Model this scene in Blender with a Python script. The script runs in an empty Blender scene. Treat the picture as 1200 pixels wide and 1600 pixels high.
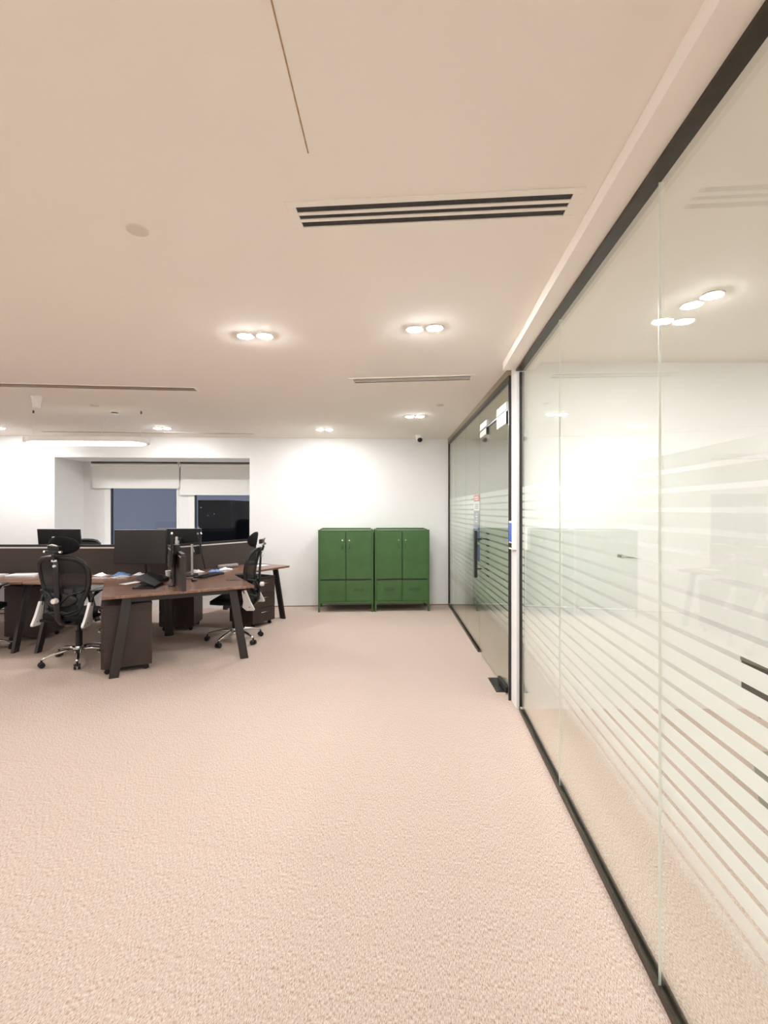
import bpy, bmesh, math, random
from mathutils import Vector, Matrix, Euler
random.seed(7)
S = bpy.context.scene
COL = S.collection
R = math.radians
EYE = 1.52            # camera height
CEIL = 2.64

# ------------------------------------------------------------------ mesh helper
class MB:
    def __init__(self): self.bm = bmesh.new()
    def box(self, c, s, rot=(0, 0, 0), pivot=None):
        m = Matrix.Translation(c) @ Euler(rot).to_matrix().to_4x4() @ Matrix.Diagonal((s[0], s[1], s[2], 1))
        bmesh.ops.create_cube(self.bm, size=1, matrix=m); return self
    def b(self, x0, x1, y0, y1, z0, z1):
        return self.box(((x0+x1)/2, (y0+y1)/2, (z0+z1)/2), (abs(x1-x0), abs(y1-y0), abs(z1-z0)))
    def cyl(self, p0, p1, r0, r1=None, n=20):
        p0, p1 = Vector(p0), Vector(p1); r1 = r0 if r1 is None else r1
        d = p1-p0; q = d.to_track_quat('Z', 'Y').to_matrix().to_4x4()
        bmesh.ops.create_cone(self.bm, cap_ends=True, segments=n, radius1=r0, radius2=r1, depth=d.length,
                              matrix=Matrix.Translation((p0+p1)/2) @ q); return self
    def tube(self, pts, r, n=10, closed=False, sq=None):
        pts = [Vector(p) for p in pts]; N = len(pts); rings = []
        prev = None
        for i, p in enumerate(pts):
            a = pts[(i-1) % N] if (closed or i > 0) else p
            c = pts[(i+1) % N] if (closed or i < N-1) else p
            t = (c-a).normalized()
            ref = prev if prev is not None else (Vector((0, 0, 1)) if abs(t.z) < .9 else Vector((0, 1, 0)))
            u = (ref - t*ref.dot(t)).normalized(); v = t.cross(u); prev = u
            ri = r[i] if isinstance(r, (list, tuple)) else r
            rx, ry = (ri*sq[0], ri*sq[1]) if sq else (ri, ri)
            rings.append([self.bm.verts.new(p + u*rx*math.cos(2*math.pi*k/n) + v*ry*math.sin(2*math.pi*k/n)) for k in range(n)])
        M = N if closed else N-1
        for i in range(M):
            A, B = rings[i], rings[(i+1) % N]
            for k in range(n): self.bm.faces.new((A[k], A[(k+1) % n], B[(k+1) % n], B[k]))
        if not closed:
            self.bm.faces.new(rings[0][::-1]); self.bm.faces.new(rings[-1])
        return self
    def prism(self, poly, z0, z1):
        a = [self.bm.verts.new((x, y, z0)) for x, y in poly]; b = [self.bm.verts.new((x, y, z1)) for x, y in poly]
        self.bm.faces.new(a[::-1]); self.bm.faces.new(b); n = len(poly)
        for i in range(n): self.bm.faces.new((a[i], a[(i+1) % n], b[(i+1) % n], b[i]))
        return self
    def slab(self, fn_in, outline, thick, rings=5):
        """disc-like panel: outline (u,v) list scaled in rings, fn_in(u,v)->Vector; thickness along y"""
        cu = sum(p[0] for p in outline)/len(outline); cv = sum(p[1] for p in outline)/len(outline)
        n = len(outline)
        for side in (0, 1):
            c = self.bm.verts.new(fn_in(cu, cv, side*thick)); prev = None
            for k in range(1, rings+1):
                f = k/rings
                ring = []
                for (u, v) in outline:
                    th = thick*(side if k < rings else .5 + (side-.5)*.55)
                    ring.append(self.bm.verts.new(fn_in(cu+(u-cu)*f, cv+(v-cv)*f, th)))
                for i in range(n):
                    j = (i+1) % n
                    if prev is None: fa = (c, ring[i], ring[j])
                    else: fa = (prev[i], ring[i], ring[j], prev[j])
                    self.bm.faces.new(fa if side == 0 else fa[::-1])
                prev = ring
            if side == 0: last = prev
        for i in range(n):
            j = (i+1) % n; self.bm.faces.new((last[i], prev[i], prev[j], last[j]))
        return self
    def build(self, name, mat, parent=None, bevel=0, smooth=False, seg=2, sub=0):
        me = bpy.data.meshes.new(name)
        bmesh.ops.recalc_face_normals(self.bm, faces=self.bm.faces)
        if smooth:
            for f in self.bm.faces: f.smooth = True
        self.bm.to_mesh(me); self.bm.free()
        me.materials.append(mat)
        o = bpy.data.objects.new(name, me); COL.objects.link(o)
        if parent: o.parent = parent
        if bevel:
            m = o.modifiers.new('bevel', 'BEVEL'); m.width = bevel; m.segments = seg; m.limit_method = 'ANGLE'; m.angle_limit = R(40)
        if sub:
            m = o.modifiers.new('sub', 'SUBSURF'); m.levels = m.render_levels = sub
        return o

def rrect(w, d, r, n=6, cx=0, cy=0):
    pts = []
    for (sx, sy, a0) in ((1, 1, 0), (-1, 1, 90), (-1, -1, 180), (1, -1, 270)):
        for k in range(n+1):
            a = R(a0+90*k/n); pts.append((cx+sx*(w/2-r)+r*math.cos(a), cy+sy*(d/2-r)+r*math.sin(a)))
    return pts

def thing(name, label, cat, loc=(0, 0, 0), rz=0, group=None):
    o = bpy.data.objects.new(name, None); COL.objects.link(o); o.empty_display_size = .1
    o.location = loc; o.rotation_euler = (0, 0, rz); o['label'] = label; o['category'] = cat
    if group: o['group'] = group
    return o
def tag(o, label, cat, group=None, loc=None, rz=None, kind=None):
    o['label'] = label; o['category'] = cat
    if group: o['group'] = group
    if kind: o['kind'] = kind
    if loc: o.location = loc
    if rz is not None: o.rotation_euler = (0, 0, rz)
    return o
def struct(o, loc=None, rz=None):
    o['kind'] = 'structure'
    if loc: o.location = loc
    if rz is not None: o.rotation_euler = (0, 0, rz)
    return o
def dup(root, loc, rz, label=None, group=None):
    r = root.copy(); COL.objects.link(r); r.location = loc; r.rotation_euler = (0, 0, rz)
    if label: r['label'] = label
    if group: r['group'] = group
    for ch in list(root.children):
        c = ch.copy(); COL.objects.link(c); c.parent = r
        for g in list(ch.children):
            d = g.copy(); COL.objects.link(d); d.parent = c
    return r

# ------------------------------------------------------------------ materials
def mat(name, col, rough=.5, metal=0, emit=None, es=0, noise=None, bump=0, spec=.5, nscale=60, stretch=(1, 1, 1)):
    m = bpy.data.materials.new(name); m.use_nodes = True; nt = m.node_tree; N = nt.nodes; L = nt.links
    p = N['Principled BSDF']; p.inputs['Base Color'].default_value = (*col, 1)
    p.inputs['Roughness'].default_value = rough; p.inputs['Metallic'].default_value = metal
    p.inputs['Specular IOR Level'].default_value = spec
    if emit: p.inputs['Emission Color'].default_value = (*emit, 1); p.inputs['Emission Strength'].default_value = es
    if noise or bump:
        tc = N.new('ShaderNodeTexCoord'); mp = N.new('ShaderNodeMapping'); mp.inputs['Scale'].default_value = stretch
        L.new(tc.outputs['Object'], mp.inputs[0])
        nz = N.new('ShaderNodeTexNoise'); nz.inputs['Scale'].default_value = nscale; nz.inputs['Detail'].default_value = 6
        L.new(mp.outputs[0], nz.inputs['Vector'])
        if noise:
            r = N.new('ShaderNodeValToRGB'); r.color_ramp.elements[0].position = .35; r.color_ramp.elements[1].position = .65
            r.color_ramp.elements[0].color = (*col, 1); r.color_ramp.elements[1].color = (*noise, 1)
            L.new(nz.outputs['Fac'], r.inputs[0]); L.new(r.outputs[0], p.inputs['Base Color'])
        if bump:
            b = N.new('ShaderNodeBump'); b.inputs['Strength'].default_value = bump; b.inputs['Distance'].default_value = .002
            L.new(nz.outputs['Fac'], b.inputs['Height']); L.new(b.outputs[0], p.inputs['Normal'])
    return m

WALL = mat('white_wall_paint', (.775, .77, .75), .75, noise=(.785, .78, .76), nscale=3)
CEILM = mat('warm_white_ceiling_paint', (.875, .825, .755), .85, noise=(.88, .83, .76), nscale=2)
WHITE = mat('white_plastic', (.8, .79, .76), .4, noise=(.82, .81, .78), nscale=8)
BLIND = mat('blind_fabric', (.80, .79, .75), .8, bump=.2, nscale=400)
BLACKP = mat('black_plastic', (.006, .006, .007), .38, bump=.1, nscale=300)
BLACKM = mat('black_metal', (.016, .014, .013), .35, bump=.05, nscale=200)
LEGM = mat('brown_black_powder_coat', (.020, .015, .014), .4, bump=.1, nscale=300)
BRONZE = mat('dark_bronze_profile', (.035, .028, .018), .35, .5, noise=(.045, .035, .022), nscale=30)
OLIVE = mat('olive_bronze_profile', (.30, .26, .17), .3, .7, noise=(.33, .28, .18), nscale=20)
CHROME = mat('polished_aluminium', (.75, .74, .72), .18, 1, bump=.02, nscale=50)
SILVER = mat('silver_grey_plastic', (.72, .69, .66), .35, .15, bump=.02, nscale=80)
FABRIC = mat('black_seat_fabric', (.005, .005, .006), .9, spec=.25, noise=(.009, .009, .010), nscale=500, bump=.3)
GREENF = mat('dark_green_chair_fabric', (.008, .018, .013), .85, noise=(.012, .024, .018), nscale=400, bump=.3)
SCREENF = mat('brown_grey_screen_fabric', (.050, .037, .029), .9, noise=(.062, .046, .037), nscale=300, bump=.3)
GREEN = mat('green_powder_coated_steel', (.042, .112, .030), .38, noise=(.050, .125, .036), nscale=6)
DGREEN = mat('green_gap_shade', (.012, .035, .010), .6, noise=(.015, .04, .012), nscale=10)  # cabinet green darkened for the shade between doors and drawers
WOODD = mat('dark_walnut_laminate', (.028, .017, .013), .45, noise=(.038, .023, .018), nscale=8, stretch=(1, 1, 8))
SLOT = mat('vent_slot_shade', (.035, .033, .033), .8, noise=(.05, .045, .045), nscale=40)  # dark colour stands for the shade inside the vent slots
SLOTC = mat('pale_brown_slat', (.42, .31, .24), .4, .3, noise=(.48, .36, .28), nscale=30)
SLOTB = mat('brown_metal_slot', (.10, .06, .04), .5, .2, noise=(.14, .09, .06), nscale=30, stretch=(1, 20, 1))
PAPER = mat('white_paper', (.82, .82, .82), .8, noise=(.78, .78, .79), nscale=30)
BLUE = mat('blue_packaging', (.08, .17, .45), .5, noise=(.2, .35, .6), nscale=40)
GREYC = mat('grey_cloth', (.30, .27, .26), .85, noise=(.38, .34, .32), nscale=80, bump=.3)
SHEEN = mat('monitor_glass', (.014, .011, .008), .45, spec=.7, noise=(.016, .012, .009), nscale=4)
LAMP = mat('lit_lamp', (1, 1, 1), .5, emit=(.975, .975, .985), es=190, bump=.01)
LAMPW = mat('lit_pendant_diffuser', (1, 1, 1), .5, emit=(1, .97, .94), es=2.2, bump=.01)
RED = mat('red_print', (.6, .05, .04), .5, noise=(.55, .05, .04), nscale=20)
NAVY = mat('blue_print', (.06, .10, .30), .5, noise=(.05, .09, .26), nscale=20)
GREYP = mat('grey_print', (.22, .24, .28), .5, noise=(.25, .27, .31), nscale=20)
BSCREEN = mat('lit_blue_screen', (.05, .1, .5), .3, emit=(.05, .16, .8), es=.05, bump=.01)
PATCH = mat('grey_green_patch', (.20, .20, .15), .95, noise=(.26, .26, .20), nscale=200, bump=.3)
OLIVEF = mat('olive_grey_table_top', (.12, .12, .09), .35, noise=(.14, .14, .105), nscale=20)
GASKET = mat('dark_window_frame', (.02, .022, .026), .4, bump=.05, nscale=100)
CARDB = mat('brown_trim', (.20, .12, .07), .6, noise=(.24, .15, .09), nscale=30)
SEAM = mat('ceiling_joint', (.38, .24, .13), .9, noise=(.5, .34, .2), nscale=40)

def top_mat():
    m = bpy.data.materials.new('walnut_desktop'); m.use_nodes = True; nt = m.node_tree; N = nt.nodes; L = nt.links
    p = N['Principled BSDF']; p.inputs['Roughness'].default_value = .27; p.inputs['Specular IOR Level'].default_value = .75
    tc = N.new('ShaderNodeTexCoord'); mp = N.new('ShaderNodeMapping'); mp.inputs['Scale'].default_value = (1.5, 22, 1)
    L.new(tc.outputs['Object'], mp.inputs[0])
    nz = N.new('ShaderNodeTexNoise'); nz.inputs['Scale'].default_value = 2.2; nz.inputs['Detail'].default_value = 9; nz.inputs['Distortion'].default_value = .8
    L.new(mp.outputs[0], nz.inputs[0])
    r = N.new('ShaderNodeValToRGB'); r.color_ramp.elements[0].position = .3; r.color_ramp.elements[1].position = .7
    r.color_ramp.elements[0].color = (.13, .062, .038, 1); r.color_ramp.elements[1].color = (.26, .135, .088, 1)
    L.new(nz.outputs['Fac'], r.inputs[0]); L.new(r.outputs[0], p.inputs['Base Color'])
    return m
TOP = top_mat()

def carpet_mat():
    m = bpy.data.materials.new('carpet_tiles'); m.use_nodes = True; nt = m.node_tree; N = nt.nodes; L = nt.links
    p = N['Principled BSDF']; p.inputs['Roughness'].default_value = .95; p.inputs['Specular IOR Level'].default_value = .1
    tc = N.new('ShaderNodeTexCoord')
    rot = N.new('ShaderNodeMapping'); rot.inputs['Rotation'].default_value = (0, 0, R(9)); L.new(tc.outputs['Object'], rot.inputs[0])
    def noise(scale, st, det=3):
        mp = N.new('ShaderNodeMapping'); mp.inputs['Scale'].default_value = st; L.new(rot.outputs[0], mp.inputs[0])
        nz = N.new('ShaderNodeTexNoise'); nz.inputs['Scale'].default_value = scale; nz.inputs['Detail'].default_value = det
        L.new(mp.outputs[0], nz.inputs[0]); return nz
    a = noise(175, (2.2, .42, 1)); b = noise(2.2, (1, 1, 1), 4); c = noise(420, (1, .35, 1), 2)
    ra = N.new('ShaderNodeValToRGB'); ra.color_ramp.elements[0].position = .35; ra.color_ramp.elements[1].position = .60
    ra.color_ramp.elements[0].color = (.30, .155, .09, 1); ra.color_ramp.elements[1].color = (.58, .515, .46, 1)
    mx = N.new('ShaderNodeMath'); mx.operation = 'MULTIPLY_ADD'; L.new(c.outputs['Fac'], mx.inputs[0]); mx.inputs[1].default_value = .35
    ad = N.new('ShaderNodeMath'); ad.operation = 'MULTIPLY'; L.new(a.outputs['Fac'], ad.inputs[0]); ad.inputs[1].default_value = .68
    L.new(ad.outputs[0], mx.inputs[2]); L.new(mx.outputs[0], ra.inputs[0])
    br = N.new('ShaderNodeTexBrick'); br.offset = 0.5; br.inputs['Scale'].default_value = 1
    br.inputs['Brick Width'].default_value = 1.0; br.inputs['Row Height'].default_value = .5; br.inputs['Mortar Size'].default_value = .0016
    br.inputs['Color1'].default_value = (1, 1, 1, 1); br.inputs['Color2'].default_value = (.985, .983, .98, 1); br.inputs['Mortar'].default_value = (.92, .88, .85, 1)
    L.new(rot.outputs[0], br.inputs['Vector'])
    mul = N.new('ShaderNodeMixRGB'); mul.blend_type = 'MULTIPLY'; mul.inputs[0].default_value = 1
    L.new(ra.outputs[0], mul.inputs[1]); L.new(br.outputs['Color'], mul.inputs[2]); 
    L.new(mul.outputs[0], p.inputs['Base Color'])
    bp = N.new('ShaderNodeBump'); bp.inputs['Strength'].default_value = .2; bp.inputs['Distance'].default_value = .003
    L.new(mx.outputs[0], bp.inputs['Height']); L.new(bp.outputs[0], p.inputs['Normal'])
    return m
CARPET = carpet_mat()

def glass_mat(name, tint, base=.04):
    m = bpy.data.materials.new(name); m.use_nodes = True; nt = m.node_tree; N = nt.nodes; L = nt.links; N.clear()
    out = N.new('ShaderNodeOutputMaterial'); mix = N.new('ShaderNodeMixShader'); t = N.new('ShaderNodeBsdfTransparent'); g = N.new('ShaderNodeBsdfGlossy')
    t.inputs[0].default_value = (*tint, 1); g.inputs['Roughness'].default_value = .012; g.inputs[0].default_value = (.97, 1, .97, 1)
    lw = N.new('ShaderNodeLayerWeight'); lw.inputs[0].default_value = .5
    pw = N.new('ShaderNodeMath'); pw.operation = 'POWER'; pw.inputs[1].default_value = 5; L.new(lw.outputs['Facing'], pw.inputs[0])
    ma = N.new('ShaderNodeMath'); ma.operation = 'MULTIPLY_ADD'; ma.inputs[1].default_value = 1-base; ma.inputs[2].default_value = base
    L.new(pw.outputs[0], ma.inputs[0]); L.new(ma.outputs[0], mix.inputs[0])
    L.new(t.outputs[0], mix.inputs[1]); L.new(g.outputs[0], mix.inputs[2]); L.new(mix.outputs[0], out.inputs[0])
    return m
GLASS = glass_mat('clear_partition_glass', (.975, .985, .97))
GLASSD = glass_mat('partition_glass_green', (.94, .96, .935), .05)
WGLASS = glass_mat('window_glass', (.95, .96, .97), .016)

def film_mat(name, zt=None):
    """frosted film: lets some light through, fades out towards its lower edge (object z)"""
    m = bpy.data.materials.new(name); m.use_nodes = True; nt = m.node_tree; N = nt.nodes; L = nt.links; N.clear()
    out = N.new('ShaderNodeOutputMaterial'); mix = N.new('ShaderNodeMixShader'); t = N.new('ShaderNodeBsdfTransparent')
    tl = N.new('ShaderNodeBsdfTranslucent'); df = N.new('ShaderNodeBsdfDiffuse'); m2 = N.new('ShaderNodeMixShader')
    tl.inputs[0].default_value = (.94, .96, .95, 1); df.inputs[0].default_value = (.94, .96, .95, 1); m2.inputs[0].default_value = .45
    L.new(df.outputs[0], m2.inputs[1]); L.new(tl.outputs[0], m2.inputs[2])
    tc = N.new('ShaderNodeTexCoord'); sp = N.new('ShaderNodeSeparateXYZ'); L.new(tc.outputs['Object'], sp.inputs[0])
    mr = N.new('ShaderNodeMapRange'); mr.inputs['From Min'].default_value = .46; mr.inputs['From Max'].default_value = .68
    mr.inputs['To Min'].default_value = .05; mr.inputs['To Max'].default_value = .90
    L.new(sp.outputs['Z'], mr.inputs['Value']); L.new(mr.outputs[0], mix.inputs[0])
    L.new(t.outputs[0], mix.inputs[1]); L.new(m2.outputs[0], mix.inputs[2]); L.new(mix.outputs[0], out.inputs[0])
    return m
FILM = film_mat('frosted_film')

def mesh_fabric():
    m = bpy.data.materials.new('see_through_mesh_fabric'); m.use_nodes = True; nt = m.node_tree; N = nt.nodes; L = nt.links
    p = N['Principled BSDF']; p.inputs['Base Color'].default_value = (.012, .012, .013, 1); p.inputs['Roughness'].default_value = .7
    out = N['Material Output']; t = N.new('ShaderNodeBsdfTransparent'); mix = N.new('ShaderNodeMixShader'); mix.inputs[0].default_value = .62
    tc = N.new('ShaderNodeTexCoord'); nz = N.new('ShaderNodeTexNoise'); nz.inputs['Scale'].default_value = 500; L.new(tc.outputs['Object'], nz.inputs[0])
    mr = N.new('ShaderNodeMapRange'); mr.inputs['To Min'].default_value = .6; mr.inputs['To Max'].default_value = .82
    L.new(nz.outputs['Fac'], mr.inputs['Value']); L.new(mr.outputs[0], mix.inputs[0])
    L.new(t.outputs[0], mix.inputs[1]); L.new(p.outputs[0], mix.inputs[2]); L.new(mix.outputs[0], out.inputs[0])
    return m
MESHF = mesh_fabric()

# ------------------------------------------------------------------ world (night sky)
w = bpy.data.worlds.new('night'); S.world = w; w.use_nodes = True
bg = w.node_tree.nodes['Background']; N = w.node_tree.nodes; L = w.node_tree.links
tc = N.new('ShaderNodeTexCoord'); sp = N.new('ShaderNodeSeparateXYZ'); rp = N.new('ShaderNodeValToRGB')
L.new(tc.outputs['Generated'], sp.inputs[0]); L.new(sp.outputs['Z'], rp.inputs[0]); L.new(rp.outputs[0], bg.inputs[0])
rp.color_ramp.elements[0].color = (.040, .044, .062, 1); rp.color_ramp.elements[1].color = (.007, .009, .018, 1)
bg.inputs[1].default_value = 1

# ------------------------------------------------------------------ room shell
struct(MB().b(-7.6, 4.4, -3.4, 8.6, -.1, 0).build('floor', CARPET))
struct(MB().b(-7.6, 4.4, -3.4, 8.6, CEIL, CEIL+.1).build('ceiling', CEILM))
struct(MB().b(-7.7, -7.6, -3.4, 8.6, 0, CEIL).build('wall_left', WALL))
struct(MB().b(-7.6, 4.4, -3.5, -3.4, 0, CEIL).build('wall_rear', WALL))
struct(MB().b(4.4, 4.5, -3.4, 8.6, 0, CEIL).build('wall_right', WALL))
BW = (1.034, 7.6, 0); BR = R(3.2)
NL, NR, NT, NS, ND = -6.062, -3.133, 2.318, .76, .78       # window recess, in the back wall's own axes
m = MB()
m.b(-9.0, NL, 0, .2, 0, CEIL); m.b(NR, 3.4, 0, .2, 0, CEIL); m.b(NL, NR, 0, .2, NT, CEIL); m.b(NL, NR, 0, .2, 0, NS)
m.b(NL-.1, NL, .2, ND+.1, NS-.1, NT+.1); m.b(NR, NR+.1, .2, ND+.1, NS-.1, NT+.1)
m.b(NL, NR, .2, ND+.1, NT, NT+.1); m.b(NL, NR, .2, ND+.1, NS-.1, NS)
# window wall with two openings
W1 = (-5.72, -4.50); W2 = (-4.33, -3.16)
m.b(NL, W1[0], ND, ND+.1, NS, NT); m.b(W1[1], W2[0], ND, ND+.1, NS, NT); m.b(W2[1], NR, ND, ND+.1, NS, NT)
struct(m.build('wall_back', WALL), BW, BR)
struct(MB().b(NR+.05, 0, -.006, .0, 0, .014).b(-9, NL, -.006, 0, 0, .014).build('wall_foot_gap', CARDB), BW, BR)  # brown strip painted in for the dark gap at the wall foot; no baseboard
for i, (a, b_) in enumerate((W1, W2)):
    f = MB()
    fw = .10
    f.b(a, a+fw, ND-.015, ND+.05, NS, NT); f.b(b_-.03, b_, ND-.015, ND+.05, NS, NT)
    f.b(a, b_, ND-.015, ND+.05, NT-.06, NT); f.b(a, b_, ND-.015, ND+.05, NS, NS+.05)
    win = struct(f.build('window_%d' % (i+1), WHITE, bevel=.003), BW, BR)
    g = MB(); x0, x1, z0, z1 = a+fw, b_-.03, NS+.05, NT-.06
    g.b(x0, x0+.022, ND+.0, ND+.04, z0, z1); g.b(x1-.015, x1, ND, ND+.04, z0, z1); g.b(x0, x1, ND, ND+.04, z1-.02, z1); g.b(x0, x1, ND, ND+.04, z0, z0+.02)
    g.build('window_frame', GASKET, win)
    MB().b(x0+.02, x1-.013, ND+.018, ND+.026, z0+.018, z1-.018).build('pane', WGLASS, win)
# roller blinds
for (a, b_, zb, lab) in ((-5.90, -4.47, 1.885, 'white roller blind over the left window, pulled a little less far down'),
                         (-4.45, -3.18, 1.775, 'white roller blind over the right window, hanging lower than its neighbour')):
    t = thing('roller_blind', lab, 'blind', BW, BR, 'roller blinds in the window recess')
    MB().cyl((a, ND-.07, NT-.045), (b_, ND-.07, NT-.045), .022).build('tube', WHITE, t, smooth=False)
    MB().b(a, b_, ND-.05, ND-.047, zb, NT-.045).build('fabric', BLIND, t)
    MB().b(a, b_, ND-.056, ND-.041, zb-.012, zb+.012).build('bottom_bar', WHITE, t, bevel=.004)
    for xx in (a-.002, b_-.012): MB().b(xx, xx+.014, ND-.1, ND-.02, NT-.08, NT-.001).build('bracket', WHITE, t)
    MB().b(a+.012, b_-.012, ND-.11, ND-.10, NT-.018, NT-.001).build('head_rail', BRONZE, t)
# dark edge at far left
struct(MB().b(-6.96, -6.905, -.03, 0, .02, 2.6).build('trim_1', CARDB), BW, BR)

# ---- right side: wall between meeting room and dark room
struct(MB().b(1.012, 4.4, 3.635, 3.79, 0, CEIL).build('wall_divider', WALL))
# near partition: own axes. X across, t along the glass (rotated)
TH = math.atan(58/745)
def near(name_obj): return struct(name_obj, (0, 0, 0), -TH)
near(MB().b(.622, .86, -3.3, 3.70, 2.582, CEIL).build('trim_2', CEILM))            # soffit beam above the glass
GX = .757
t = thing('glass_partition', 'clear glass partition with frosted stripes in dark channels, in front of the lit meeting room', 'glass partition', (0, 0, 0), -TH)
MB().b(.716, .766, -3.0, 3.68, 2.568, 2.582).build('top_channel', BRONZE, t)
m = MB().b(.738, .742, -3.0, 3.68, 0.0, .028).b(.770, .774, -3.0, 3.68, 0.0, .028).b(.742, .770, -3.0, 3.68, 0.0, .006)
m.build('bottom_channel', BRONZE, t)
MB().b(.742, .774, 3.672, 3.684, .028, 2.56).build('side_channel', BLACKM, t)
edges = [3.670, 2.68, 1.58, .48, -.62, -1.72, -2.82]
def film(m, xf, y0, y1):
    z = 1.69
    k = 0
    while z > .47:
        m.box((xf, (y0+y1)/2, z-.0225), (.0006, y1-y0, .045)); z -= .0595; k += 1
    return m
for a, b_ in zip(edges[:-1], edges[1:]):
    p = MB().b(GX-.005, GX+.005, b_+.0013, a-.0013, .007, 2.572).build('glass_pane', GLASS, t)
    film(MB(), GX+.0058, b_+.0013, a-.0013).build('frosted_stripes', FILM, p)
    if b_ > -2.8: MB().b(GX-.004, GX+.004, b_-.0012, b_+.0012, .007, 2.56).build('clear_joint', mat('joint_silicone', (.75, .78, .72), .25, noise=(.8, .82, .77), nscale=10) if 'joint_silicone' not in bpy.data.materials else bpy.data.materials['joint_silicone'], t)

# ---- far partition with glass door
FA = math.atan2(1.034-1.009, 7.6-3.79)
FL = (1.012, 3.79, 0); FR = -FA
t = thing('glass_partition', 'tall glass side panels with frosted stripes, beside the door and reaching the back wall', 'glass partition', FL, FR)
MB().b(-.025, .025, .0, 3.78, CEIL-.055, CEIL-.001).build('header', OLIVE, t)
MB().b(-.020, .020, .0, 3.78, CEIL-.085, CEIL-.055).build('top_channel', BRONZE, t)
m = MB().b(-.02, -.016, 1.29, 3.78, 0, .028).b(.016, .02, 1.29, 3.78, 0, .028).b(-.016, .016, 1.29, 3.78, 0, .006)
m.build('bottom_channel', BRONZE, t)
MB().b(-.018, .018, 3.765, 3.78, .028, CEIL-.085).build('side_channel', BRONZE, t)
MB().b(-.02, .02, .001, .016, 0, CEIL-.085).build('door_jamb', BLACKM, t)
for a, b_ in ((1.30, 2.19), (2.19, 3.09), (3.09, 3.763)):
    p = MB().b(-.005, .005, a+.002, b_-.002, .007, CEIL-.085).build('glass_pane', GLASSD, t)
    film(MB(), .0058, a+.002, b_-.002).build('frosted_stripes', FILM, p)
MB().b(-.005, .005, .03, 1.297, 2.335, CEIL-.085).build('transom_pane', GLASSD, t)
d = struct(MB().b(-.005, .005, .03, 1.288, .012, 2.322).build('door_1', GLASSD), FL, FR)
film(MB(), .0058, .032, 1.286).build('frosted_stripes', FILM, d)
for (y0, y1, z0, z1) in ((.10, .44, 2.225, 2.32), (.87, 1.20, 2.262, 2.32)):
    MB().b(-.016, .016, y0, y1, z0, z1).build('patch_fitting', SILVER, d, bevel=.002)
    MB().b(-.018, .018, y0-.006, y0+.006, z0-.008, z1).build('patch_end', BLACKM, d)
MB().b(-.012, .012, .03, 1.288, 2.322, 2.333).build('top_rail', BLACKM, d)
for (y0, y1) in ((.10, .44), (.87, 1.20)):
    MB().b(-.016, .016, y0, y1, 2.337, 2.40).build('transom_patch', SILVER, t, bevel=.002)
for s in (-1, 1):
    h = MB().b(s*.062-.014, s*.062+.014, 1.17, 1.205, .81, 1.30)
    for z in (.90, 1.21): h.cyl((s*.003, 1.187, z), (s*.062, 1.187, z), .008)
    h.build('handle', BLACKM, d, bevel=.003)
MB().b(-.016, .016, .12, .40, .014, .06).build('bottom_patch', BLACKM, d, bevel=.002)
# floor spring plate
t = thing('floor_spring', 'black metal floor spring plate with four screws under the glass door', 'door closer', (.995, 4.13, 0), FR)
MB().b(-.06, .07, -.165, .165, 0, .006).build('cover_plate', BLACKM, t, bevel=.001)
for sx in (-1, 1):
    for sy in (-1, 1): MB().cyl((sx*.045, sy*.145, .006), (sx*.045, sy*.145, .008), .007).build('screw', CHROME, t)
MB().cyl((0.01, -.02, .006), (.01, -.02, .012), .018).build('spindle', BLACKM, t)
# posters on the fixed pane
t = thing('notice_strip', 'tall narrow notices in red, white, grey and blue stuck on glass by the door handle', 'notice', (FL[0]-.0065+.008, FL[1], 0), FR)
m = lambda z0, z1, M, n, y0=1.32, y1=1.64: MB().b(-.0012, 0, y0, y1, z0, z1).build(n, M, t)
def lines(z0, z1, n, M, nm, y0=1.36, y1=1.60):
    q = MB(); st = (z1-z0)/n
    for k in range(n): q.b(-.0018, -.0012, y0+random.random()*.03, y1-random.random()*.08, z0+st*k, z0+st*k+st*.5)
    return q.build(nm, M, t)
m(1.61, 1.68, RED, 'red_notice'); lines(1.625, 1.67, 2, PAPER, 'red_notice_print')
m(1.51, 1.605, PAPER, 'white_notice'); lines(1.53, 1.59, 3, GREYP, 'white_notice_print')
m(1.36, 1.505, GREYP, 'grey_notice'); lines(1.38, 1.49, 4, PAPER, 'grey_notice_print', 1.42, 1.56)
m(1.17, 1.355, NAVY, 'blue_notice'); lines(1.28, 1.33, 2, PAPER, 'blue_notice_print')
m(.96, 1.14, NAVY, 'lower_blue_notice')
# access reader on the end of the dividing wall
t = thing('access_reader', 'small white access terminal with a lit blue screen on the white wall end', 'access terminal', (1.012, 3.70, 1.32))
MB().b(-.030, -.0005, -.055, .055, -.11, .11).build('housing', WHITE, t, bevel=.003)
MB().b(-.032, -.0301, -.030, .045, -.05, .095).build('screen', BSCREEN, t)
MB().b(-.032, -.0301, -.030, .045, -.095, -.06).build('keypad', BLACKP, t)

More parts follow.
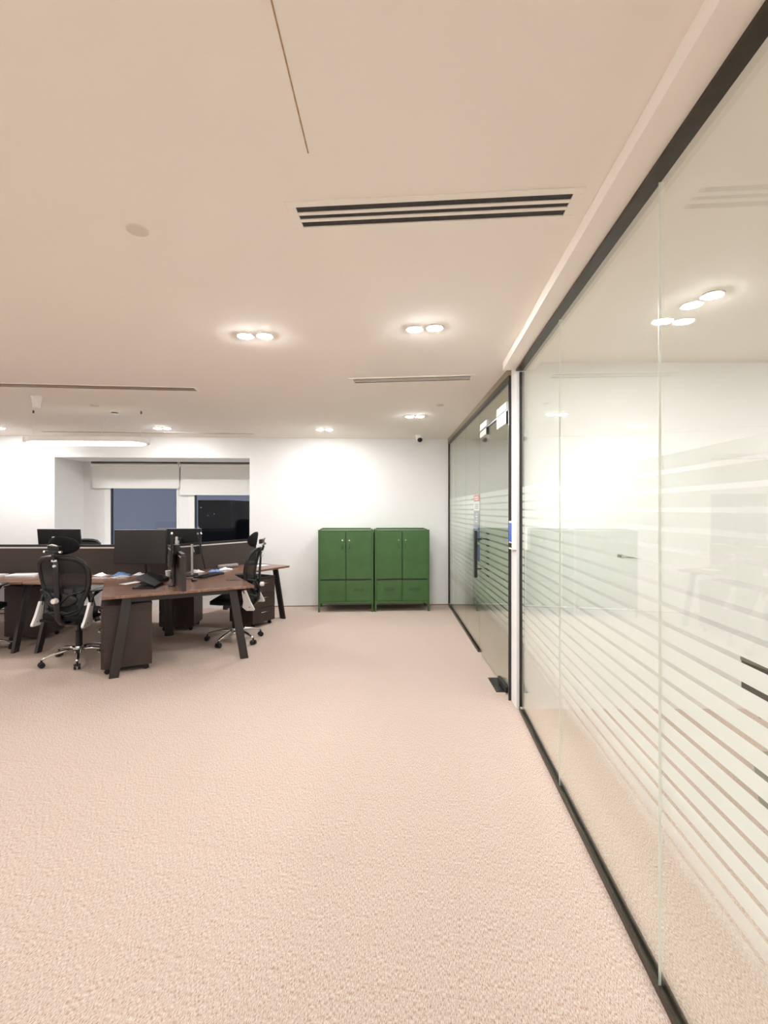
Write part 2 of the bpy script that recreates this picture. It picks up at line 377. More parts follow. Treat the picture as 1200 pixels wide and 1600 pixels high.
# ------------------------------------------------------------------ meeting room contents
t = thing('door_lever', 'small metal lever handle on the white wall behind the striped glass', 'door handle', (1.80, 3.635, 1.165))
MB().cyl((0, 0, 0), (0, -.012, 0), .026).build('rose', CHROME, t)
MB().tube([(0, -.01, 0), (0, -.05, 0), (.02, -.056, 0), (.135, -.056, -.01)], .009).build('lever', CHROME, t, smooth=True)
t = thing('meeting_table', 'dark table with olive grey top seen through gaps in the glass stripes', 'table', (2.70, 2.25, 0), R(4))
MB().prism(rrect(1.5, .8, .03), .705, .755).build('tabletop', OLIVEF, t, bevel=.003)
MB().b(-.70, .70, .30, .32, .42, .705).build('modesty_panel', LEGM, t)
MB().b(-.735, -.70, -.36, .39, .50, .705).build('side_panel', LEGM, t)
for sx in (-.32, .42):
    q = MB().cyl((sx, 0, .02), (sx, 0, .705), .04).build('leg', BLACKM, t)
    MB().cyl((sx, 0, .009), (sx, 0, .02), .22).build('foot_plate', BLACKM, q)
tag(MB().prism([(1.93, 2.45), (2.30, 2.98), (4.2, 2.98), (4.2, .6), (1.93, .6)], .0005, .008).build('patch', PATCH), 'grey-green rug under the dark table in the meeting room', 'patch')  # thin grey-green patch on the floor under the table
c = MB().tube([(1.95+.02*math.sin(k*1.3), 3.45-.07*k, .006+(.02 if k == 0 else 0)) for k in range(9)], .0055, 8).build('cable', WHITE, smooth=True)
tag(c, 'white cable lying on the meeting room carpet', 'cable')

# ------------------------------------------------------------------ ceiling fittings
def vent(loc, rz, lab, L_=1.0, W_=.125, nslot=3, M=SLOT, grp='air vents in the ceiling', fr=.035):
    t = thing('ceiling_vent', lab, 'air vent', loc, rz, grp)
    f = MB(); h = .006
    f.b(-L_/2-fr, L_/2+fr, W_/2, W_/2+fr*.8, -h, 0); f.b(-L_/2-fr, L_/2+fr, -W_/2-fr*.8, -W_/2, -h, 0)
    f.b(-L_/2-fr, -L_/2, -W_/2, W_/2, -h, 0); f.b(L_/2, L_/2+fr, -W_/2, W_/2, -h, 0)
    f.build('frame', CEILM if nslot > 1 else WHITE, t, bevel=.0015)
    MB().b(-L_/2, L_/2, -W_/2, W_/2, -.0015, 0).build('dark_backing', M, t)  # flat plate without depth; slot darkness is put into its colour
    st = W_/(nslot*1.0)
    for k in range(nslot-1):
        y = -W_/2+st*(k+1)
        MB().b(-L_/2, L_/2, y-.0085, y+.0085, -h+.001, -.0015).build('blade', CEILM if M is SLOT else SLOTC, t)
    return t
vent((.176, 1.785, CEIL), -R(4.4), 'large nearest ceiling air vent with three dark slots')
vent((.236, 4.10, CEIL), -R(6), 'smaller-looking ceiling vent farther off, between the near lights and the far lights')
vent((-3.45, 4.28, CEIL), R(5.5), 'long brown metal slot diffuser at the left edge of the ceiling', L_=3.4, W_=.12, nslot=3, M=SLOTB, fr=.02)
vent((-3.42, 6.94, CEIL), R(3.8), 'long thin slot diffuser just before the window wall', L_=3.0, W_=.07, nslot=2, M=SLOTB, fr=.015)

def lightpair(x, y, rz, lab):
    t = thing('twin_downlight', lab, 'ceiling light', (x, y, CEIL), rz, 'twin recessed downlights')
    for s in (-1, 1):
        q = MB(); q.tube([(s*.0625+.052*math.cos(2*math.pi*k/28), .052*math.sin(2*math.pi*k/28), -.003) for k in range(28)], .005, 8, closed=True)
        r = q.build('trim_ring', WHITE, t, smooth=True)
        q = MB(); bmesh.ops.create_uvsphere(q.bm, u_segments=24, v_segments=12, radius=.044, matrix=Matrix.Translation((s*.0625, 0, -.002)) @ Matrix.Diagonal((1, 1, .32, 1)))
        q.build('lamp', LAMP, r, smooth=True)
    return t
LAMPD = mat('lit_lamp_dimmed', (1, 1, 1), .5, emit=(.975, .975, .985), es=150, bump=.01)
first = lightpair(-.83, 3.07, R(0), 'pair of bright round ceiling spots, nearest on the left, before the long vent')
L_ = [(.252, 2.945, -R(10), 'pair of bright round ceiling spots between the two slotted air vents'),
      (.37, 5.73, -R(6), 'pair of round ceiling spots just in front of the dome camera'),
      (-.833, 6.68, 0, 'pair of round ceiling spots close to the wall above the left green cabinet'),
      (-3.055, 6.57, R(3), 'pair of round ceiling spots over the desks by the window'),
      (-5.33, 6.55, R(3), 'pair of round ceiling spots cut by the left edge of the photo')]
for a in L_: dup(first, (a[0], a[1], CEIL), a[2], a[3])
# the same fittings carry on behind and beside the camera
for (x, y) in ((-.85, -.5), (-3.3, 1.9), (-3.3, -.7), (-5.8, 1.9), (-5.8, 4.2), (-.85, -2.1), (-5.8, -.9)):
    dup(first, (x, y, CEIL), 0, 'pair of round ceiling spots outside the photo')
mr_first = dup(first, (1.697, 2.545, CEIL), -R(75), 'pair of ceiling spots inside the meeting room seen through the glass')
for c_ in mr_first.children:
    for g_ in c_.children: g_.data = g_.data.copy(); g_.data.materials[0] = LAMPD
for (x, y) in ((3.3, 2.3), (2.4, .4), (2.4, -1.8)):
    dup(mr_first, (x, y, CEIL), 0, 'pair of meeting room ceiling spots outside the photo')

PLATE = mat('beige_plate', (.70, .63, .56), .6, noise=(.72, .65, .58), nscale=10)
# small round cover plates
def plate(x, y, r, lab):
    return tag(MB().cyl((0, 0, 0), (0, 0, -.006), r, r*.96, 32).build('cover_plate', PLATE, bevel=.001), lab, 'cover plate', 'round ceiling cover plates', (x, y, CEIL))
plate(-.987, 1.909, .043, 'round beige cover plate on the bare ceiling left of the large vent')
plate(.60, 5.12, .04, 'faint round cover plate on the ceiling beside the far vent')
plate(-3.12, 5.14, .045, 'faint round cover plate on the ceiling near the hanging lamp')
# detector
t = thing('smoke_detector', 'small white detector on the ceiling above the hanging lamp', 'smoke detector', (-3.06, 5.42, CEIL))
MB().cyl((0, 0, 0), (0, 0, -.02), .055, .052).build('base', WHITE, t, bevel=.002)
MB().cyl((0, 0, -.02), (0, 0, -.032), .034, .034).build('sensor_gap', SLOTB, t)
MB().cyl((0, 0, -.032), (0, 0, -.045), .045, .03).build('cap', WHITE, t, bevel=.002)
t = thing('ceiling_speaker', 'small white wedge-shaped unit hanging from the ceiling at far left', 'speaker', (-3.44, 4.72, CEIL), R(20))
MB().cyl((0, 0, 0), (0, 0, -.025), .05, .045).build('mount', WHITE, t, bevel=.002)
MB().cyl((0, 0, -.02), (0.0, -.01, -.12), .042, .030).build('body', WHITE, t, bevel=.004)
# dome camera
t = thing('dome_camera', 'white dome security camera on the ceiling beside the back wall', 'security camera', (.54, 7.22, CEIL))
MB().cyl((0, 0, 0), (0, 0, -.035), .068, .066, 32).build('base', WHITE, t, bevel=.003)
m = MB(); bmesh.ops.create_uvsphere(m.bm, u_segments=24, v_segments=12, radius=.058, matrix=Matrix.Translation((0, -.0, -.045)) @ Matrix.Diagonal((1, 1, 1, 1)))
m.build('shell', WHITE, t, smooth=True)
m = MB(); bmesh.ops.create_uvsphere(m.bm, u_segments=24, v_segments=12, radius=.040, matrix=Matrix.Translation((0, -.025, -.066)))
m.build('lens_dome', BLACKP, t, smooth=True)
# pendant lamp: long racetrack
t = thing('pendant_lamp', 'long oval white pendant lamp, lit, hanging on thin wires over the desks', 'pendant lamp', (-3.37, 5.42, 0), R(2))
def race(L__, W__, n=14):
    r = W__/2; pts = []
    for k in range(n+1): a = -math.pi/2+math.pi*k/n; pts.append((L__/2-r+r*math.cos(a), r*math.sin(a)))
    for k in range(n+1): a = math.pi/2+math.pi*k/n; pts.append((-L__/2+r+r*math.cos(a), r*math.sin(a)))
    return pts
MB().prism(race(1.36, .40), 2.272, 2.325).build('housing', WHITE, t, bevel=.006)
MB().prism(race(1.28, .32), 2.264, 2.272).build('diffuser', LAMPW, t, bevel=.002)
for sx in (-.6, .6):
    for sy in (0,):
        wq = MB().cyl((sx, sy, 2.325), (sx, sy, CEIL-.02), .0018, n=8).build('suspension_wire', SILVER, t)
        MB().cyl((sx, sy, CEIL-.03), (sx, sy, CEIL), .009, n=12).build('ceiling_anchor', SLOTB, wq)
MB().tube([(.1, 0, 2.325), (.14, .03, 2.4), (.21, .03, CEIL-.001)], .003, 8).build('power_cord', WHITE, t, smooth=True)
# ceiling joints
struct(MB().b(-.002, .002, -1.5, .45, -.0015, 0).build('trim_3', SEAM), (-.2475, 1.048, CEIL), -R(1.2))

# ------------------------------------------------------------------ green cabinets
def cabinet(loc, rz, lab, keym):
    t = thing('metal_cabinet', lab, 'cabinet', loc, rz, 'pair of green metal cabinets')
    W_, D_, H_, F_ = .818, .42, 1.218, .125
    b_ = MB()
    b_.b(.012, W_-.012, .010, D_-.003, F_, H_-.018)
    b_.build('body', GREEN, t, bevel=.002)
    for x in (0, W_):
        for y in (0, D_):
            q = MB(); sx = 1 if x == 0 else -1; sy = 1 if y == 0 else -1
            q.b(x, x+sx*.028, y, y+sy*.004, 0, H_); q.b(x, x+sx*.004, y, y+sy*.028, 0, H_)
            q.build('leg', GREEN, t)
    MB().b(.004, W_-.004, .004, D_-.001, H_-.018, H_-.008).build('top_panel', GREEN, t)
    MB().b(.03, W_-.03, D_-.006, D_-.002, H_-.01, H_+.012).b(.03, .036, .02, D_-.006, H_-.01, H_+.008).b(W_-.036, W_-.03, .02, D_-.006, H_-.01, H_+.008).build('rear_upstand', GREEN, t)
    mid = W_/2
    for s in (0, 1):
        x0 = .030 if s == 0 else mid+.008; x1 = mid-.008 if s == 0 else W_-.030
        dr = MB().b(x0, x1, -.006, .010, .49, H_-.032).build('door', GREEN, t, bevel=.003)
        hx = mid-.052 if s == 0 else mid+.052
        MB().cyl((hx, -.006, H_-.155), (hx, -.014, H_-.155), .012).build('lock', keym, dr)
        MB().tube([(hx, -.006, H_-.195), (hx, -.028, H_-.2), (hx, -.028, H_-.275), (hx, -.006, H_-.28)], .006, 8).build('handle', GREEN, dr, smooth=True)
        w_ = MB().b(x0, x1, -.006, .010, .165, .465).build('drawer', GREEN, t, bevel=.003)
        cx = (x0+x1)/2
        q = MB().tube([(cx-.075, -.006, .335), (cx-.072, -.022, .335), (cx+.072, -.022, .335), (cx+.075, -.006, .335)], .006, 8)
        q.build('handle', GREEN, w_, smooth=True)
        MB().b(cx-.08, cx+.08, -.0085, -.006, .352, .385).build('label_holder', GREEN, w_, bevel=.001)
    g = MB().b(mid-.008, mid+.008, .002, .0102, .47, H_-.03).b(.03, W_-.03, .002, .0102, .466, .489).build('gap_shade', DGREEN, t)  # darker strips painting the shade in the door gaps
    MB().b(.028, W_-.028, .02, D_-.02, .118, .125).build('bottom_panel', GREEN, t)
    MB().b(.028, W_-.028, -.001, .010, .125, .16).build('lower_rail', GREEN, t)
    return t
cabinet((-.972, 7.035, 0), BR, 'green metal cabinet on the left of the pair, with bright keyhole locks', CHROME)
cabinet((-.137, 7.082, 0), BR, 'green metal cabinet on the right of the pair, nearer the glass door', mat('greenish_lock', (.25, .35, .15), .3, .5, bump=.02))

# ------------------------------------------------------------------ three-armed workstations
HUB = Vector((-2.60, 5.77, 0)); AW = .675; AL = 1.39
ARMS = (-60.6, 59.4, 179.4)
def cluster(loc, rz, lab, LEN=(1.39, 1.39, 1.39), OFF=(.02, .02, .02), SP=(.59, .59, .59)):
    t = thing('desk_cluster', lab, 'desk', loc, rz, 'three armed desk clusters')
    def u(a): return Vector((math.cos(R(a)), math.sin(R(a)), 0))
    def v(a): return Vector((-math.sin(R(a)), math.cos(R(a)), 0))
    AR = (-60, 60, 180)
    for i_, a in enumerate(AR):                    # each user's top spans from arm a to arm a+120
        b_ = a+120; g = .0012; AL = LEN[i_]; AL2 = LEN[(i_+1) % 3]
        pts = [u(a+60)*g*1.15, u(a)*AL+v(a)*g, u(a)*AL+v(a)*AW, u(a+60)*(AW/math.sin(R(60))), u(b_)*AL2-v(b_)*AW, u(b_)*AL2-v(b_)*g]
        MB().prism([(p.x, p.y) for p in pts], .715, .74).build('tabletop', TOP, t, bevel=.002)
    for i_, a in enumerate(AR):
        U, V = u(a), v(a); AL = LEN[i_]; of = OFF[i_]
        for s in (-1, 1):
            top = U*(AL-max(.07, of))+V*(s*.47); bot = U*(AL-of)+V*(s*SP[i_])
            q = MB(); vs = []
            for (c, z) in ((bot, 0), (top, .714)):
                for (i, j) in ((-1, -1), (1, -1), (1, 1), (-1, 1)):
                    p = c+V*(i*.040)+U*(j*.016); vs.append(q.bm.verts.new((p.x, p.y, z)))
            q.bm.faces.new(vs[:4]); q.bm.faces.new(vs[4:])
            for k in range(4): q.bm.faces.new((vs[k], vs[(k+1) % 4], vs[4+(k+1) % 4], vs[4+k]))
            q.build('leg', LEGM, t, bevel=.002)
        q = MB(); q.box(U*(AL-max(.07, of))+Vector((0, 0, .69)), (.03, .94, .045), (0, 0, R(a)))
        for s in (-1, 1): q.box(U*(AL-.10)*.5+V*(s*.3)*1+Vector((0, 0, .695))+U*.15, (AL-.4, .03, .035), (0, 0, R(a)))
        q.build('frame_beam', LEGM, t)
        # screen
        c = U*(AL/2+.01)
        s_ = MB().box(c+Vector((0, 0, .905)), (AL-.02, .028, .325), (0, 0, R(a))).build('privacy_screen', SCREENF, t, bevel=.002)
        MB().box(c+Vector((0, 0, 1.081)), (AL-.02, .034, .026), (0, 0, R(a))).build('top_rail', LEGM, s_)
        MB().box(c+Vector((0, 0, 1.057)), (AL-.022, .031, .016), (0, 0, R(a))).build('light_strip', SILVER, s_)
        MB().box(U*(AL+.006)+Vector((0, 0, .905)), (.012, .046, .335), (0, 0, R(a))).build('end_profile', LEGM, s_)
    MB().cyl((0, 0, 0), (0, 0, .7), .05).build('centre_post', LEGM, t)
    return t
cluster(HUB, R(-.6), 'three-armed brown wood desk cluster with low fabric screens, nearer the green cabinets', (1.39, 1.39, 1.265), (.03, .03, .20), (.58, .58, .72))
cluster(HUB+Vector((-2.815, .03, 0)), R(179.4), 'brown wood desk cluster mostly cut off by the left edge of the photo', (1.39, 1.39, 1.53), (.03, .03, .03), (.58, .58, .72))

# pedestals: local origin = front-left bottom, drawers on local -x side
def pedestal(loc, rz, lab):
    t = thing('drawer_pedestal', lab, 'drawer unit', loc, rz, 'drawer pedestals under the desks')
    D, W_ = .42, .40      # x across drawers depth, y width of drawer fronts
    MB().b(.018, D, 0, W_, .055, .62).build('carcass', WOODD, t, bevel=.002)
    MB().b(-.002, D+.002, -.002, W_+.002, .62, .638).build('top', WOODD, t, bevel=.002)
    for k in range(3):
        z0 = .06+.186*k
        dr = MB().b(0, .018, .003, W_-.003, z0, z0+.182).build('drawer', WOODD, t, bevel=.002)
        MB().tube([(0, .13, z0+.13), (-.022, .135, z0+.13), (-.022, .265, z0+.13), (0, .27, z0+.13)], .005, 8).build('handle', CHROME, dr, smooth=True)
    for x in (.05, D-.05):
        for y in (.05, W_-.05):
            MB().cyl((x, y-.012, .024), (x, y+.012, .024), .024).b(x-.008, x+.008, y-.008, y+.008, .024, .055).build('caster', BLACKP, t)
    return t
ped = pedestal((-2.575, 4.335, 0), R(29.4), 'dark brown drawer pedestal nearest the camera, under the front desk corner')
dup(ped, (-2.80, 5.93, 0), R(6), 'near-black drawer pedestal in shade under the desk centre')
dup(ped, (-1.46, 6.385, 0), R(149.4), 'brown three-drawer pedestal with pale handles by the white wall')

dup(ped, (-4.36, 5.47, 0), R(0), 'near-black drawer pedestal in shade behind the desk legs at the left edge')
# ------------------------------------------------------------------ office chairs
def chair(loc, rz, lab, head=True, fab=FABRIC):
    t = thing('office_chair', lab, 'chair', loc, rz, 'office chairs around the desks')
    # base
    hubm = MB().cyl((0, 0, .085), (0, 0, .15), .045, .036, 24); hubm.build('base_hub', CHROME, t, smooth=False, bevel=.004)
    for k in range(5):
        a = R(18+72*k); c, s = math.cos(a), math.sin(a)
        pts = [(c*.03, s*.03, .118), (c*.12, s*.12, .125), (c*.21, s*.21, .112), (c*.29, s*.29, .088), (c*.315, s*.315, .078)]
        lg = MB().tube(pts, [.026, .023, .019, .015, .013], 10, sq=(.7, 1.1)).build('base_leg', CHROME, t, smooth=True)
        p = Vector((c*.315, s*.315, 0)); q = Vector((-s, c, 0))
        m = MB()
        for sd in (-1, 1): m.cyl(p+q*(sd*.008)+Vector((0, 0, .028)), p+q*(sd*.028)+Vector((0, 0, .028)), .028, .026, 18)
        m.cyl(p+Vector((0, 0, .03)), p+Vector((0, 0, .075)), .009); m.box(p+Vector((0, 0, .045)), (.03, .03, .02), (0, 0, a))
        m.build('caster', BLACKP, lg, smooth=False)
    MB().cyl((0, 0, .13), (0, 0, .30), .031, n=24).cyl((0, 0, .30), (0, 0, .41), .018, n=20).build('gas_column', BLACKP, t)
    MB().box((0, -.02, .415), (.16, .26, .05)).tube([(.06, .02, .41), (.2, .04, .405), (.27, .04, .40)], .006, 8).build('seat_mechanism', BLACKP, t, bevel=.008)
    # seat
    m = MB()
    def seatf(u_, v_, th): return Vector((u_, v_+.0, .445+th + .06*(u_*u_) - max(0, v_-.14)**2*1.6))
    m.slab(seatf, rrect(.50, .48, .12, 7), .07, 6)
    st = m.build('seat', fab, t, smooth=True)
    # back
    def by(x, z): return -.235-.09*(z-.5)+.03*math.sin(max(0, min(1, (z-.5)/.5))*math.pi)+1.0*x*x
    outl = []
    prof = [(.0, .50), (.09, .503), (.15, .53), (.172, .58), (.185, .64), (.215, .71), (.240, .79), (.252, .87), (.250, .95), (.228, 1.01), (.175, 1.045), (.09, 1.06), (.0, 1.063)]
    outl = prof + [(-x, z) for x, z in prof[-2:0:-1]]
    fr = MB().tube([(x, by(x, z), z) for x, z in outl], .019, 10, closed=True, sq=(1.25, .8))
    fr.build('back_frame', BLACKP, t, smooth=True)
    m = MB(); m.slab(lambda x, z, th: Vector((x, by(x, z)+th, z)), [(x*.97, .78+(z-.78)*.97) for x, z in outl], .004, 8)
    m.build('back_mesh', MESHF if head else fab, t, smooth=True)
    # spine and lumbar
    m = MB(); m.tube([(0, -.10, .415), (0, -.22, .42), (0, -.27, .48), (0, -.285, .60), (0, -.285, .78), (0, -.295, .93), (0, -.30, 1.05)], [.028, .03, .027, .024, .022, .02, .018], 10, sq=(.6, 1.3))
    m.build('spine', BLACKP, t, smooth=True)
    m = MB(); 
    lum = [(.15*math.cos(a)*(1+.12*math.cos(2*a)), .655+.075*math.sin(a)) for a in [2*math.pi*k/24 for k in range(24)]]
    m.slab(lambda x, z, th: Vector((x, by(x, z)-.045+th, z)), lum, .022, 4)
    for sx in (-1, 1):
        m.tube([(0, -.285, .60), (sx*.09, -.26, .70), (sx*.215, by(.215, .74)-.01, .74)], .012, 8)
        m.tube([(0, -.28, .55), (sx*.09, -.26, .53), (sx*.165, by(.165, .56)-.01, .56)], .012, 8)
    m.build('lumbar_support', BLACKP, t, smooth=True)
    MB().cyl((0, -.29, .655), (0, -.335, .655), .028, .024, 20).build('lumbar_knob', SILVER, t, bevel=.004)
    MB().cyl((0, -.30, .985), (0, -.325, .985), .012).build('spine_bolt', SILVER, t)
    # arms
    for sx in (-1, 1):
        m = MB(); X = sx*.26
        poly = [(-.29, .415), (-.285, .40), (-.20, .40), (-.155, .44), (-.165, .50), (-.15, .60), (-.155, .625), (-.195, .625), (-.205, .60), (-.245, .50)]
        a_ = [m.bm.verts.new((X-.014, y, z)) for y, z in poly]; b2 = [m.bm.verts.new((X+.014, y, z)) for y, z in poly]
        m.bm.faces.new(a_); m.bm.faces.new(b2)
        for i in range(len(poly)): j = (i+1) % len(poly); m.bm.faces.new((a_[i], a_[j], b2[j], b2[i]))
        ar = m.build('arm_bracket', SILVER, t, bevel=.004, label=None) if False else m.build('arm_bracket', SILVER, t, bevel=.004)
        MB().tube([(X*.6, -.13, .43), (X, -.20, .44), ], .016, 8).tube([(X, -.175, .60), (X, -.15, .68), (X, -.06, .715)], .016, 10).build('arm_post', BLACKP, ar, smooth=True)
        q = MB(); q.slab(lambda u_, v_, th: Vector((X+u_, -.03+v_, .715+th-.15*max(0, v_-.06)**1)), rrect(.085, .27, .035, 6), .026, 3)
        q.build('arm_pad', BLACKP, ar, smooth=True)
        for yy, z in ((-.235, .44), (-.178, .595)): MB().cyl((X-.016, yy, z), (X+.016, yy, z), .006, n=10).build('bolt', BLACKP, ar)
    if head:
        hl = [(.16*math.cos(a), 1.172+.088*math.sin(a)) for a in [2*math.pi*k/28 for k in range(28)]]
        hd = MB(); hd.slab(lambda x, z, th: Vector((x, -.255+th+1.6*x*x-.15*(z-1.18), z)), hl, .038, 5)
        hd = hd.build('headrest', FABRIC, t, smooth=True)
        m = MB(); m.tube([(0, -0.305, 1.02), (0, -0.330, 1.09), (0, -0.315, 1.14)], .014, 8)
        m.box((0, -0.310, 1.15), (.12, .04, .05)); m.cyl((-.075, -0.330, 1.12), (.075, -0.330, 1.12), .013)
        m.build('headrest_bracket', BLACKP, hd, bevel=.004)
        for sx in (-1, 1):
            MB().cyl((sx*.072, -0.330, 1.12), (sx*.09, -0.330, 1.12), .015, .012, 16).build('bracket_cap', CHROME, hd)
        MB().tube([(-.05, -0.335, 1.175), (0, -0.345, 1.19), (.05, -0.335, 1.175)], .008, 8).build('bracket_link', CHROME, hd, smooth=True)
        MB().box((0, -0.318, 1.035), (.055, .012, .02)).build('height_clip', SILVER, hd, bevel=.004)
    return t
ch = chair((-3.07, 4.80, 0), -R(6), 'black mesh chair with headrest and silver arm brackets, back turned to the camera')
dup(ch, (-1.73, 5.53, 0), R(92), 'black mesh chair with headrest seen from the side, tucked in nearer the cabinets')
dup(ch, (-4.31, 5.0, 0), R(20), 'black chair cut by the left edge, only its caster and arm showing')
chair((-4.46, 6.86, 0), R(178), 'dark green rounded chair back behind the far left monitor', head=False, fab=GREENF)

# ------------------------------------------------------------------ monitors
def monitor(loc, rz, lab, W_=.55, H_=.34, zc=1.10, tilt=0, foot=None, M=SHEEN, fy=.10, fw=.14):
    """screen faces local -y; base on the desk at z .74"""
    t = thing('monitor', lab, 'monitor', (loc[0], loc[1], .741), rz, 'computer monitors on the desks')
    z = zc-.741
    ct, st_ = math.cos(tilt), math.sin(tilt)
    sh = MB().box((0, 0, z), (W_, .022, H_), (tilt, 0, 0)).build('housing', BLACKP, t, bevel=.004)
    off = Vector((0, -.0115*ct, z-.0115*st_))
    MB().box(off, (W_-.014, .0015, H_-.018), (tilt, 0, 0)).build('screen', M, sh)
    MB().box((0, .0+ -.0*st_, z+H_/2*ct+.001), (W_-.01, .016, .003), (tilt, 0, 0)).build('top_edge', SILVER, sh)
    MB().box((0, .045, z), (.10, .06, .10), (tilt, 0, 0)).build('mount_block', BLACKP, t, bevel=.006)
    MB().cyl((0, max(fy, .022), .012), (0, max(fy, .022), z+(.07 if fy else -.05)), .014).box((0, .06, z), (.05, .05, .04)).build('stand_pole', SILVER if fy == .10 else LEGM, t)
    MB().prism(rrect(.18, fw, .03, 4, 0, fy), 0, .012).build('stand_foot', BLACKP, t, bevel=.003)
    return t
monitor((-2.735, 5.36), R(2), 'large black monitor with a silver top edge facing the camera on the front desk', .575, .385, 1.098, fy=.12)
monitor((-4.23, 6.22), R(170), 'dark monitor seen from behind over the left screen, beside the green chair back', .64, .33, 1.10, R(-6))
monitor((-2.67, 6.22), R(184), 'dark monitor seen from behind, right behind the camera-facing one', .56, .34, 1.10)
monitor((-2.18, 4.90), R(-66), 'monitor seen edge-on just left of the short front screen panel', .44, .33, 1.11, fy=.0, fw=.07)
monitor((-2.17, 5.66), R(112), 'tilted monitor seen edge-on, right of the short front screen panel', .48, .40, 1.04, R(-11))

# ------------------------------------------------------------------ desk clutter
DZ = .7405
def put(o, x, y, lab, cat, rz=0, group=None, dz=0): return tag(o, lab, cat, group, (x, y, DZ+dz), rz)
def laptop(x, y, rz, ang, lab):
    t = thing('laptop', lab, 'laptop', (x, y, DZ), rz, 'black laptops on the front desk')
    b_ = MB().prism(rrect(.30, .21, .015, 4), 0, .017).build('base', BLACKP, t, bevel=.002)
    MB().b(-.13, .13, -.01, .085, .017, .0185).build('keyboard', FABRIC, b_)
    MB().box((0, .105-math.cos(ang)*.105, .024+math.sin(ang)*.105), (.30, .21, .009), (-ang, 0, 0)).build('lid', BLACKP, t, bevel=.002)
    return t
laptop(-2.38, 4.82, R(-82), R(24), 'black laptop left half open beside the front screen panel, nearer the desk edge')
laptop(-2.48, 5.16, R(-84), R(16), 'black laptop nearly shut, lying behind the other black laptop')
def crumple(w_, d_, h_, M, name, seed):
    rnd = random.Random(seed); m = MB(); nx, ny = 9, 7; g = []
    for i in range(nx):
        row = []
        for j in range(ny):
            e = math.sin(math.pi*i/(nx-1))*math.sin(math.pi*j/(ny-1))
            row.append(m.bm.verts.new(((i/(nx-1)-.5)*w_+rnd.uniform(-.008, .008), (j/(ny-1)-.5)*d_+rnd.uniform(-.008, .008), .001+h_*e*rnd.uniform(.4, 1.3))))
        g.append(row)
    for i in range(nx-1):
        for j in range(ny-1): m.bm.faces.new((g[i][j], g[i+1][j], g[i+1][j+1], g[i][j+1]))
    o = m.build(name, M, smooth=True); s = o.modifiers.new('s', 'SOLIDIFY'); s.thickness = .002; s.offset = 1
    return o
put(crumple(.20, .13, .035, BLUE, 'plastic_bag', 1), -3.10, 5.63, 'crumpled blue plastic bag on the desk behind the mesh chair', 'bag', R(15))
put(crumple(.16, .12, .035, PAPER, 'crumpled_paper', 2), -3.32, 5.60, 'crumpled white paper left of the blue bag', 'paper', R(-20))
put(crumple(.15, .10, .025, PAPER, 'crumpled_paper', 3), -2.90, 5.67, 'crumpled white paper between the blue bag and the big monitor', 'paper', R(10))
put(crumple(.18, .12, .02, GREYC, 'cloth', 4), -3.02, 5.48, 'small grey cloth in front of the blue bag', 'cloth', R(10))
put(crumple(.16, .12, .03, BLUE, 'plastic_bag', 5), -2.12, 5.98, 'crumpled blue plastic bag beneath the tilted edge-on monitor', 'bag', R(40))
put(crumple(.15, .13, .03, PAPER, 'crumpled_paper', 6), -2.33, 5.93, 'crumpled white paper right of the short front panel', 'paper', R(-30))
put(crumple(.18, .10, .03, PAPER, 'crumpled_paper', 8), -2.05, 6.16, 'crumpled white paper next to the grey roll', 'paper', R(30))
q = MB()
for k in range(3): q.box((random.uniform(-.005, .005), random.uniform(-.005, .005), .004+.007*k), (.30, .21, .006), (0, 0, random.uniform(-.05, .05)))
put(q.build('paper_stack', PAPER), -4.22, 5.60, 'stack of white papers on the desk left of the mesh chair', 'paper stack', R(8))
q = MB()
for k in range(3): q.box((random.uniform(-.005, .005), random.uniform(-.005, .005), .004+.007*k), (.21, .15, .006), (0, 0, random.uniform(-.05, .05)))
put(q.build('paper_stack', PAPER), -4.55, 5.58, 'small stack of white papers cut by the left edge of the photo', 'paper stack', R(-5))
put(MB().box((0, 0, .001), (.21, .15, .001)).build('paper_sheet', PAPER), -1.72, 6.62, 'white sheet of paper near the end of the far desk arm', 'paper', R(50))
put(MB().box((0, 0, .001), (.21, .10, .001)).build('paper_sheet', PAPER), -2.68, 5.05, 'white sheet of paper sticking out by the black laptops', 'paper', R(70))
put(MB().tube([(-.15, 0, .026), (-.05, .008, .027), (.05, -.004, .027), (.14, .01, .026)], .025, 12).build('cloth_roll', GREYC, smooth=True), -2.08, 6.37, 'long grey cloth roll lying along the far desk', 'cloth roll', R(50))
put(MB().tube([(-.08, 0, .026), (0, .004, .028), (.08, 0, .026)], .026, 12).build('cloth_roll', GREYC, smooth=True), -1.88, 6.74, 'short grey cloth roll near the end of the far screen', 'cloth roll', R(-10))
cup = MB().cyl((0, 0, 0), (0, 0, .085), .026, .034, 24).build('cup', WHITE, bevel=.003)
put(cup, -2.45, 5.42, 'small white cup behind the black laptops', 'cup')
cup = MB().cyl((0, 0, 0), (0, 0, .09), .026, .034, 24).build('cup', SILVER, bevel=.003)
put(cup, -2.43, 5.68, 'grey cup between the short front panel and the tilted monitor', 'cup')
def cable(pts, M, lab):
    o = MB().tube(pts, .004, 8).build('cable', M, smooth=True); return tag(o, lab, 'cable')
def wig(x0, y0, x1, y1, amp, n=14, z=.746):
    return [(x0+(x1-x0)*k/n + amp*math.sin(k*1.9), y0+(y1-y0)*k/n + amp*math.cos(k*1.3), z+.004*(k % 2)) for k in range(n+1)]
cable(wig(-3.62, 5.55, -3.42, 5.42, .02), BLACKP, 'black cable tangled behind the mesh chair')
cable(wig(-3.35, 5.38, -2.9, 5.34, .015), WHITE, 'white cable lying before the crumpled papers')
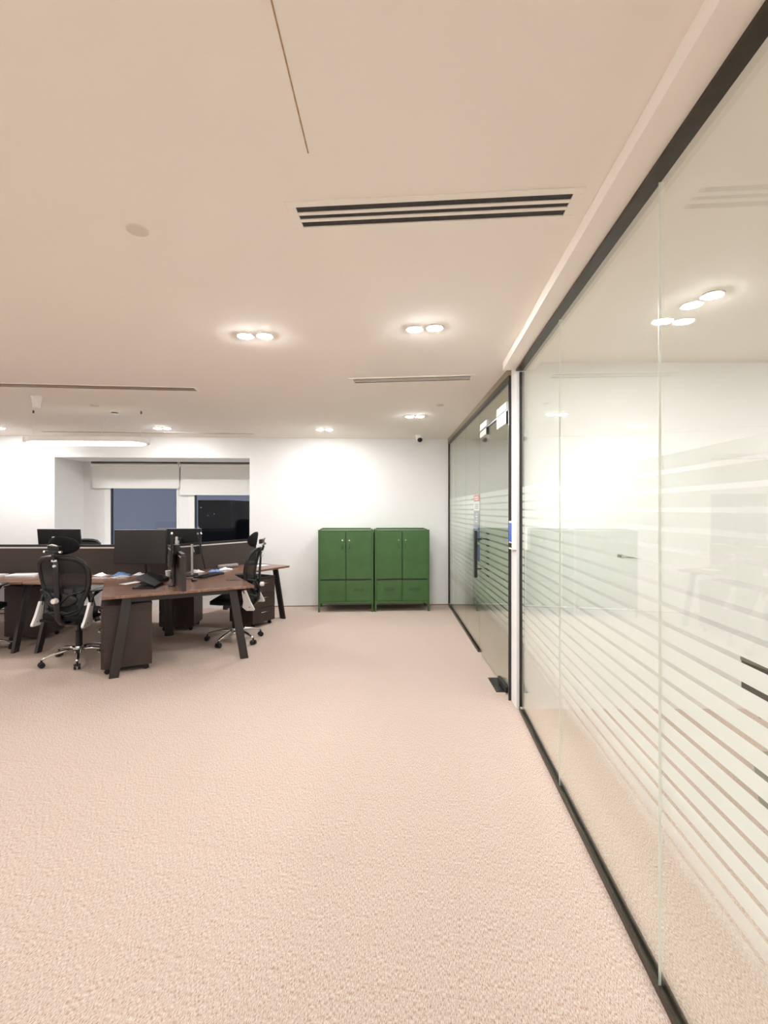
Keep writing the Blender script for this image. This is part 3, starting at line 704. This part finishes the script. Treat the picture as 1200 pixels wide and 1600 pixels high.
cable(wig(-2.22, 5.30, -1.98, 5.34, .006), BLACKP, 'black cable on the desk below the tilted monitor')
mo = MB(); bmesh.ops.create_uvsphere(mo.bm, u_segments=16, v_segments=8, radius=1, matrix=Matrix.Translation((0, 0, .012)) @ Matrix.Diagonal((.033, .055, .016, 1)))
put(mo.build('computer_mouse', BLACKP, smooth=True), -2.07, 5.20, 'black computer mouse on the desk right of the front panel', 'mouse', R(30))
put(MB().prism(rrect(.40, .13, .01, 4), 0, .018).build('keyboard', BLACKP, bevel=.003), -2.05, 5.60, 'black keyboard in front of the tilted edge-on monitor', 'keyboard', R(72))

# ------------------------------------------------------------------ outside
def night_building():
    m = bpy.data.materials.new('night_facade'); m.use_nodes = True; nt = m.node_tree; N = nt.nodes; L = nt.links
    p = N['Principled BSDF']; p.inputs['Base Color'].default_value = (.006, .007, .011, 1); p.inputs['Roughness'].default_value = .8
    tc = N.new('ShaderNodeTexCoord'); mp = N.new('ShaderNodeMapping'); mp.inputs['Scale'].default_value = (1, 1, 1)
    L.new(tc.outputs['Object'], mp.inputs[0])
    vo = N.new('ShaderNodeTexVoronoi'); vo.inputs['Scale'].default_value = 1.3; L.new(mp.outputs[0], vo.inputs['Vector'])
    lt = N.new('ShaderNodeMath'); lt.operation = 'LESS_THAN'; lt.inputs[1].default_value = .07; L.new(vo.outputs['Distance'], lt.inputs[0])
    mu = N.new('ShaderNodeMath'); mu.operation = 'MULTIPLY'; mu.inputs[1].default_value = .12; L.new(lt.outputs[0], mu.inputs[0])
    p.inputs['Emission Color'].default_value = (.8, .85, 1, 1); L.new(mu.outputs[0], p.inputs['Emission Strength'])
    return m
NB = night_building()
tag(MB().b(-15.6, -12.9, 40, 46, -30, 2.3).build('building', NB), 'dark tower outside the right window with a few small lights', 'building')
tag(MB().b(-12.88, -10.2, 42, 47, -30, .6).build('building', NB), 'lower dark block at the right side of the right window', 'building')

# ------------------------------------------------------------------ camera
cam = bpy.data.cameras.new('camera'); co = bpy.data.objects.new('camera', cam); COL.objects.link(co)
co.location = (0, 0, EYE); co.rotation_euler = (R(90), 0, 0)
cam.sensor_fit = 'HORIZONTAL'; cam.sensor_width = 36; cam.lens = 36*745/1200; cam.shift_y = -4/1200
cam.clip_start = .02; cam.clip_end = 300
S.camera = co
S.view_settings.view_transform = 'Standard'; S.view_settings.look = 'None'; S.view_settings.gamma = 1
S.view_settings.use_curve_mapping = False; S.view_settings.exposure = 2.04
S.cycles.max_bounces = 10; S.cycles.diffuse_bounces = 6; S.cycles.transparent_max_bounces = 32; S.cycles.use_denoising = True
S.cycles.sample_clamp_indirect = 8
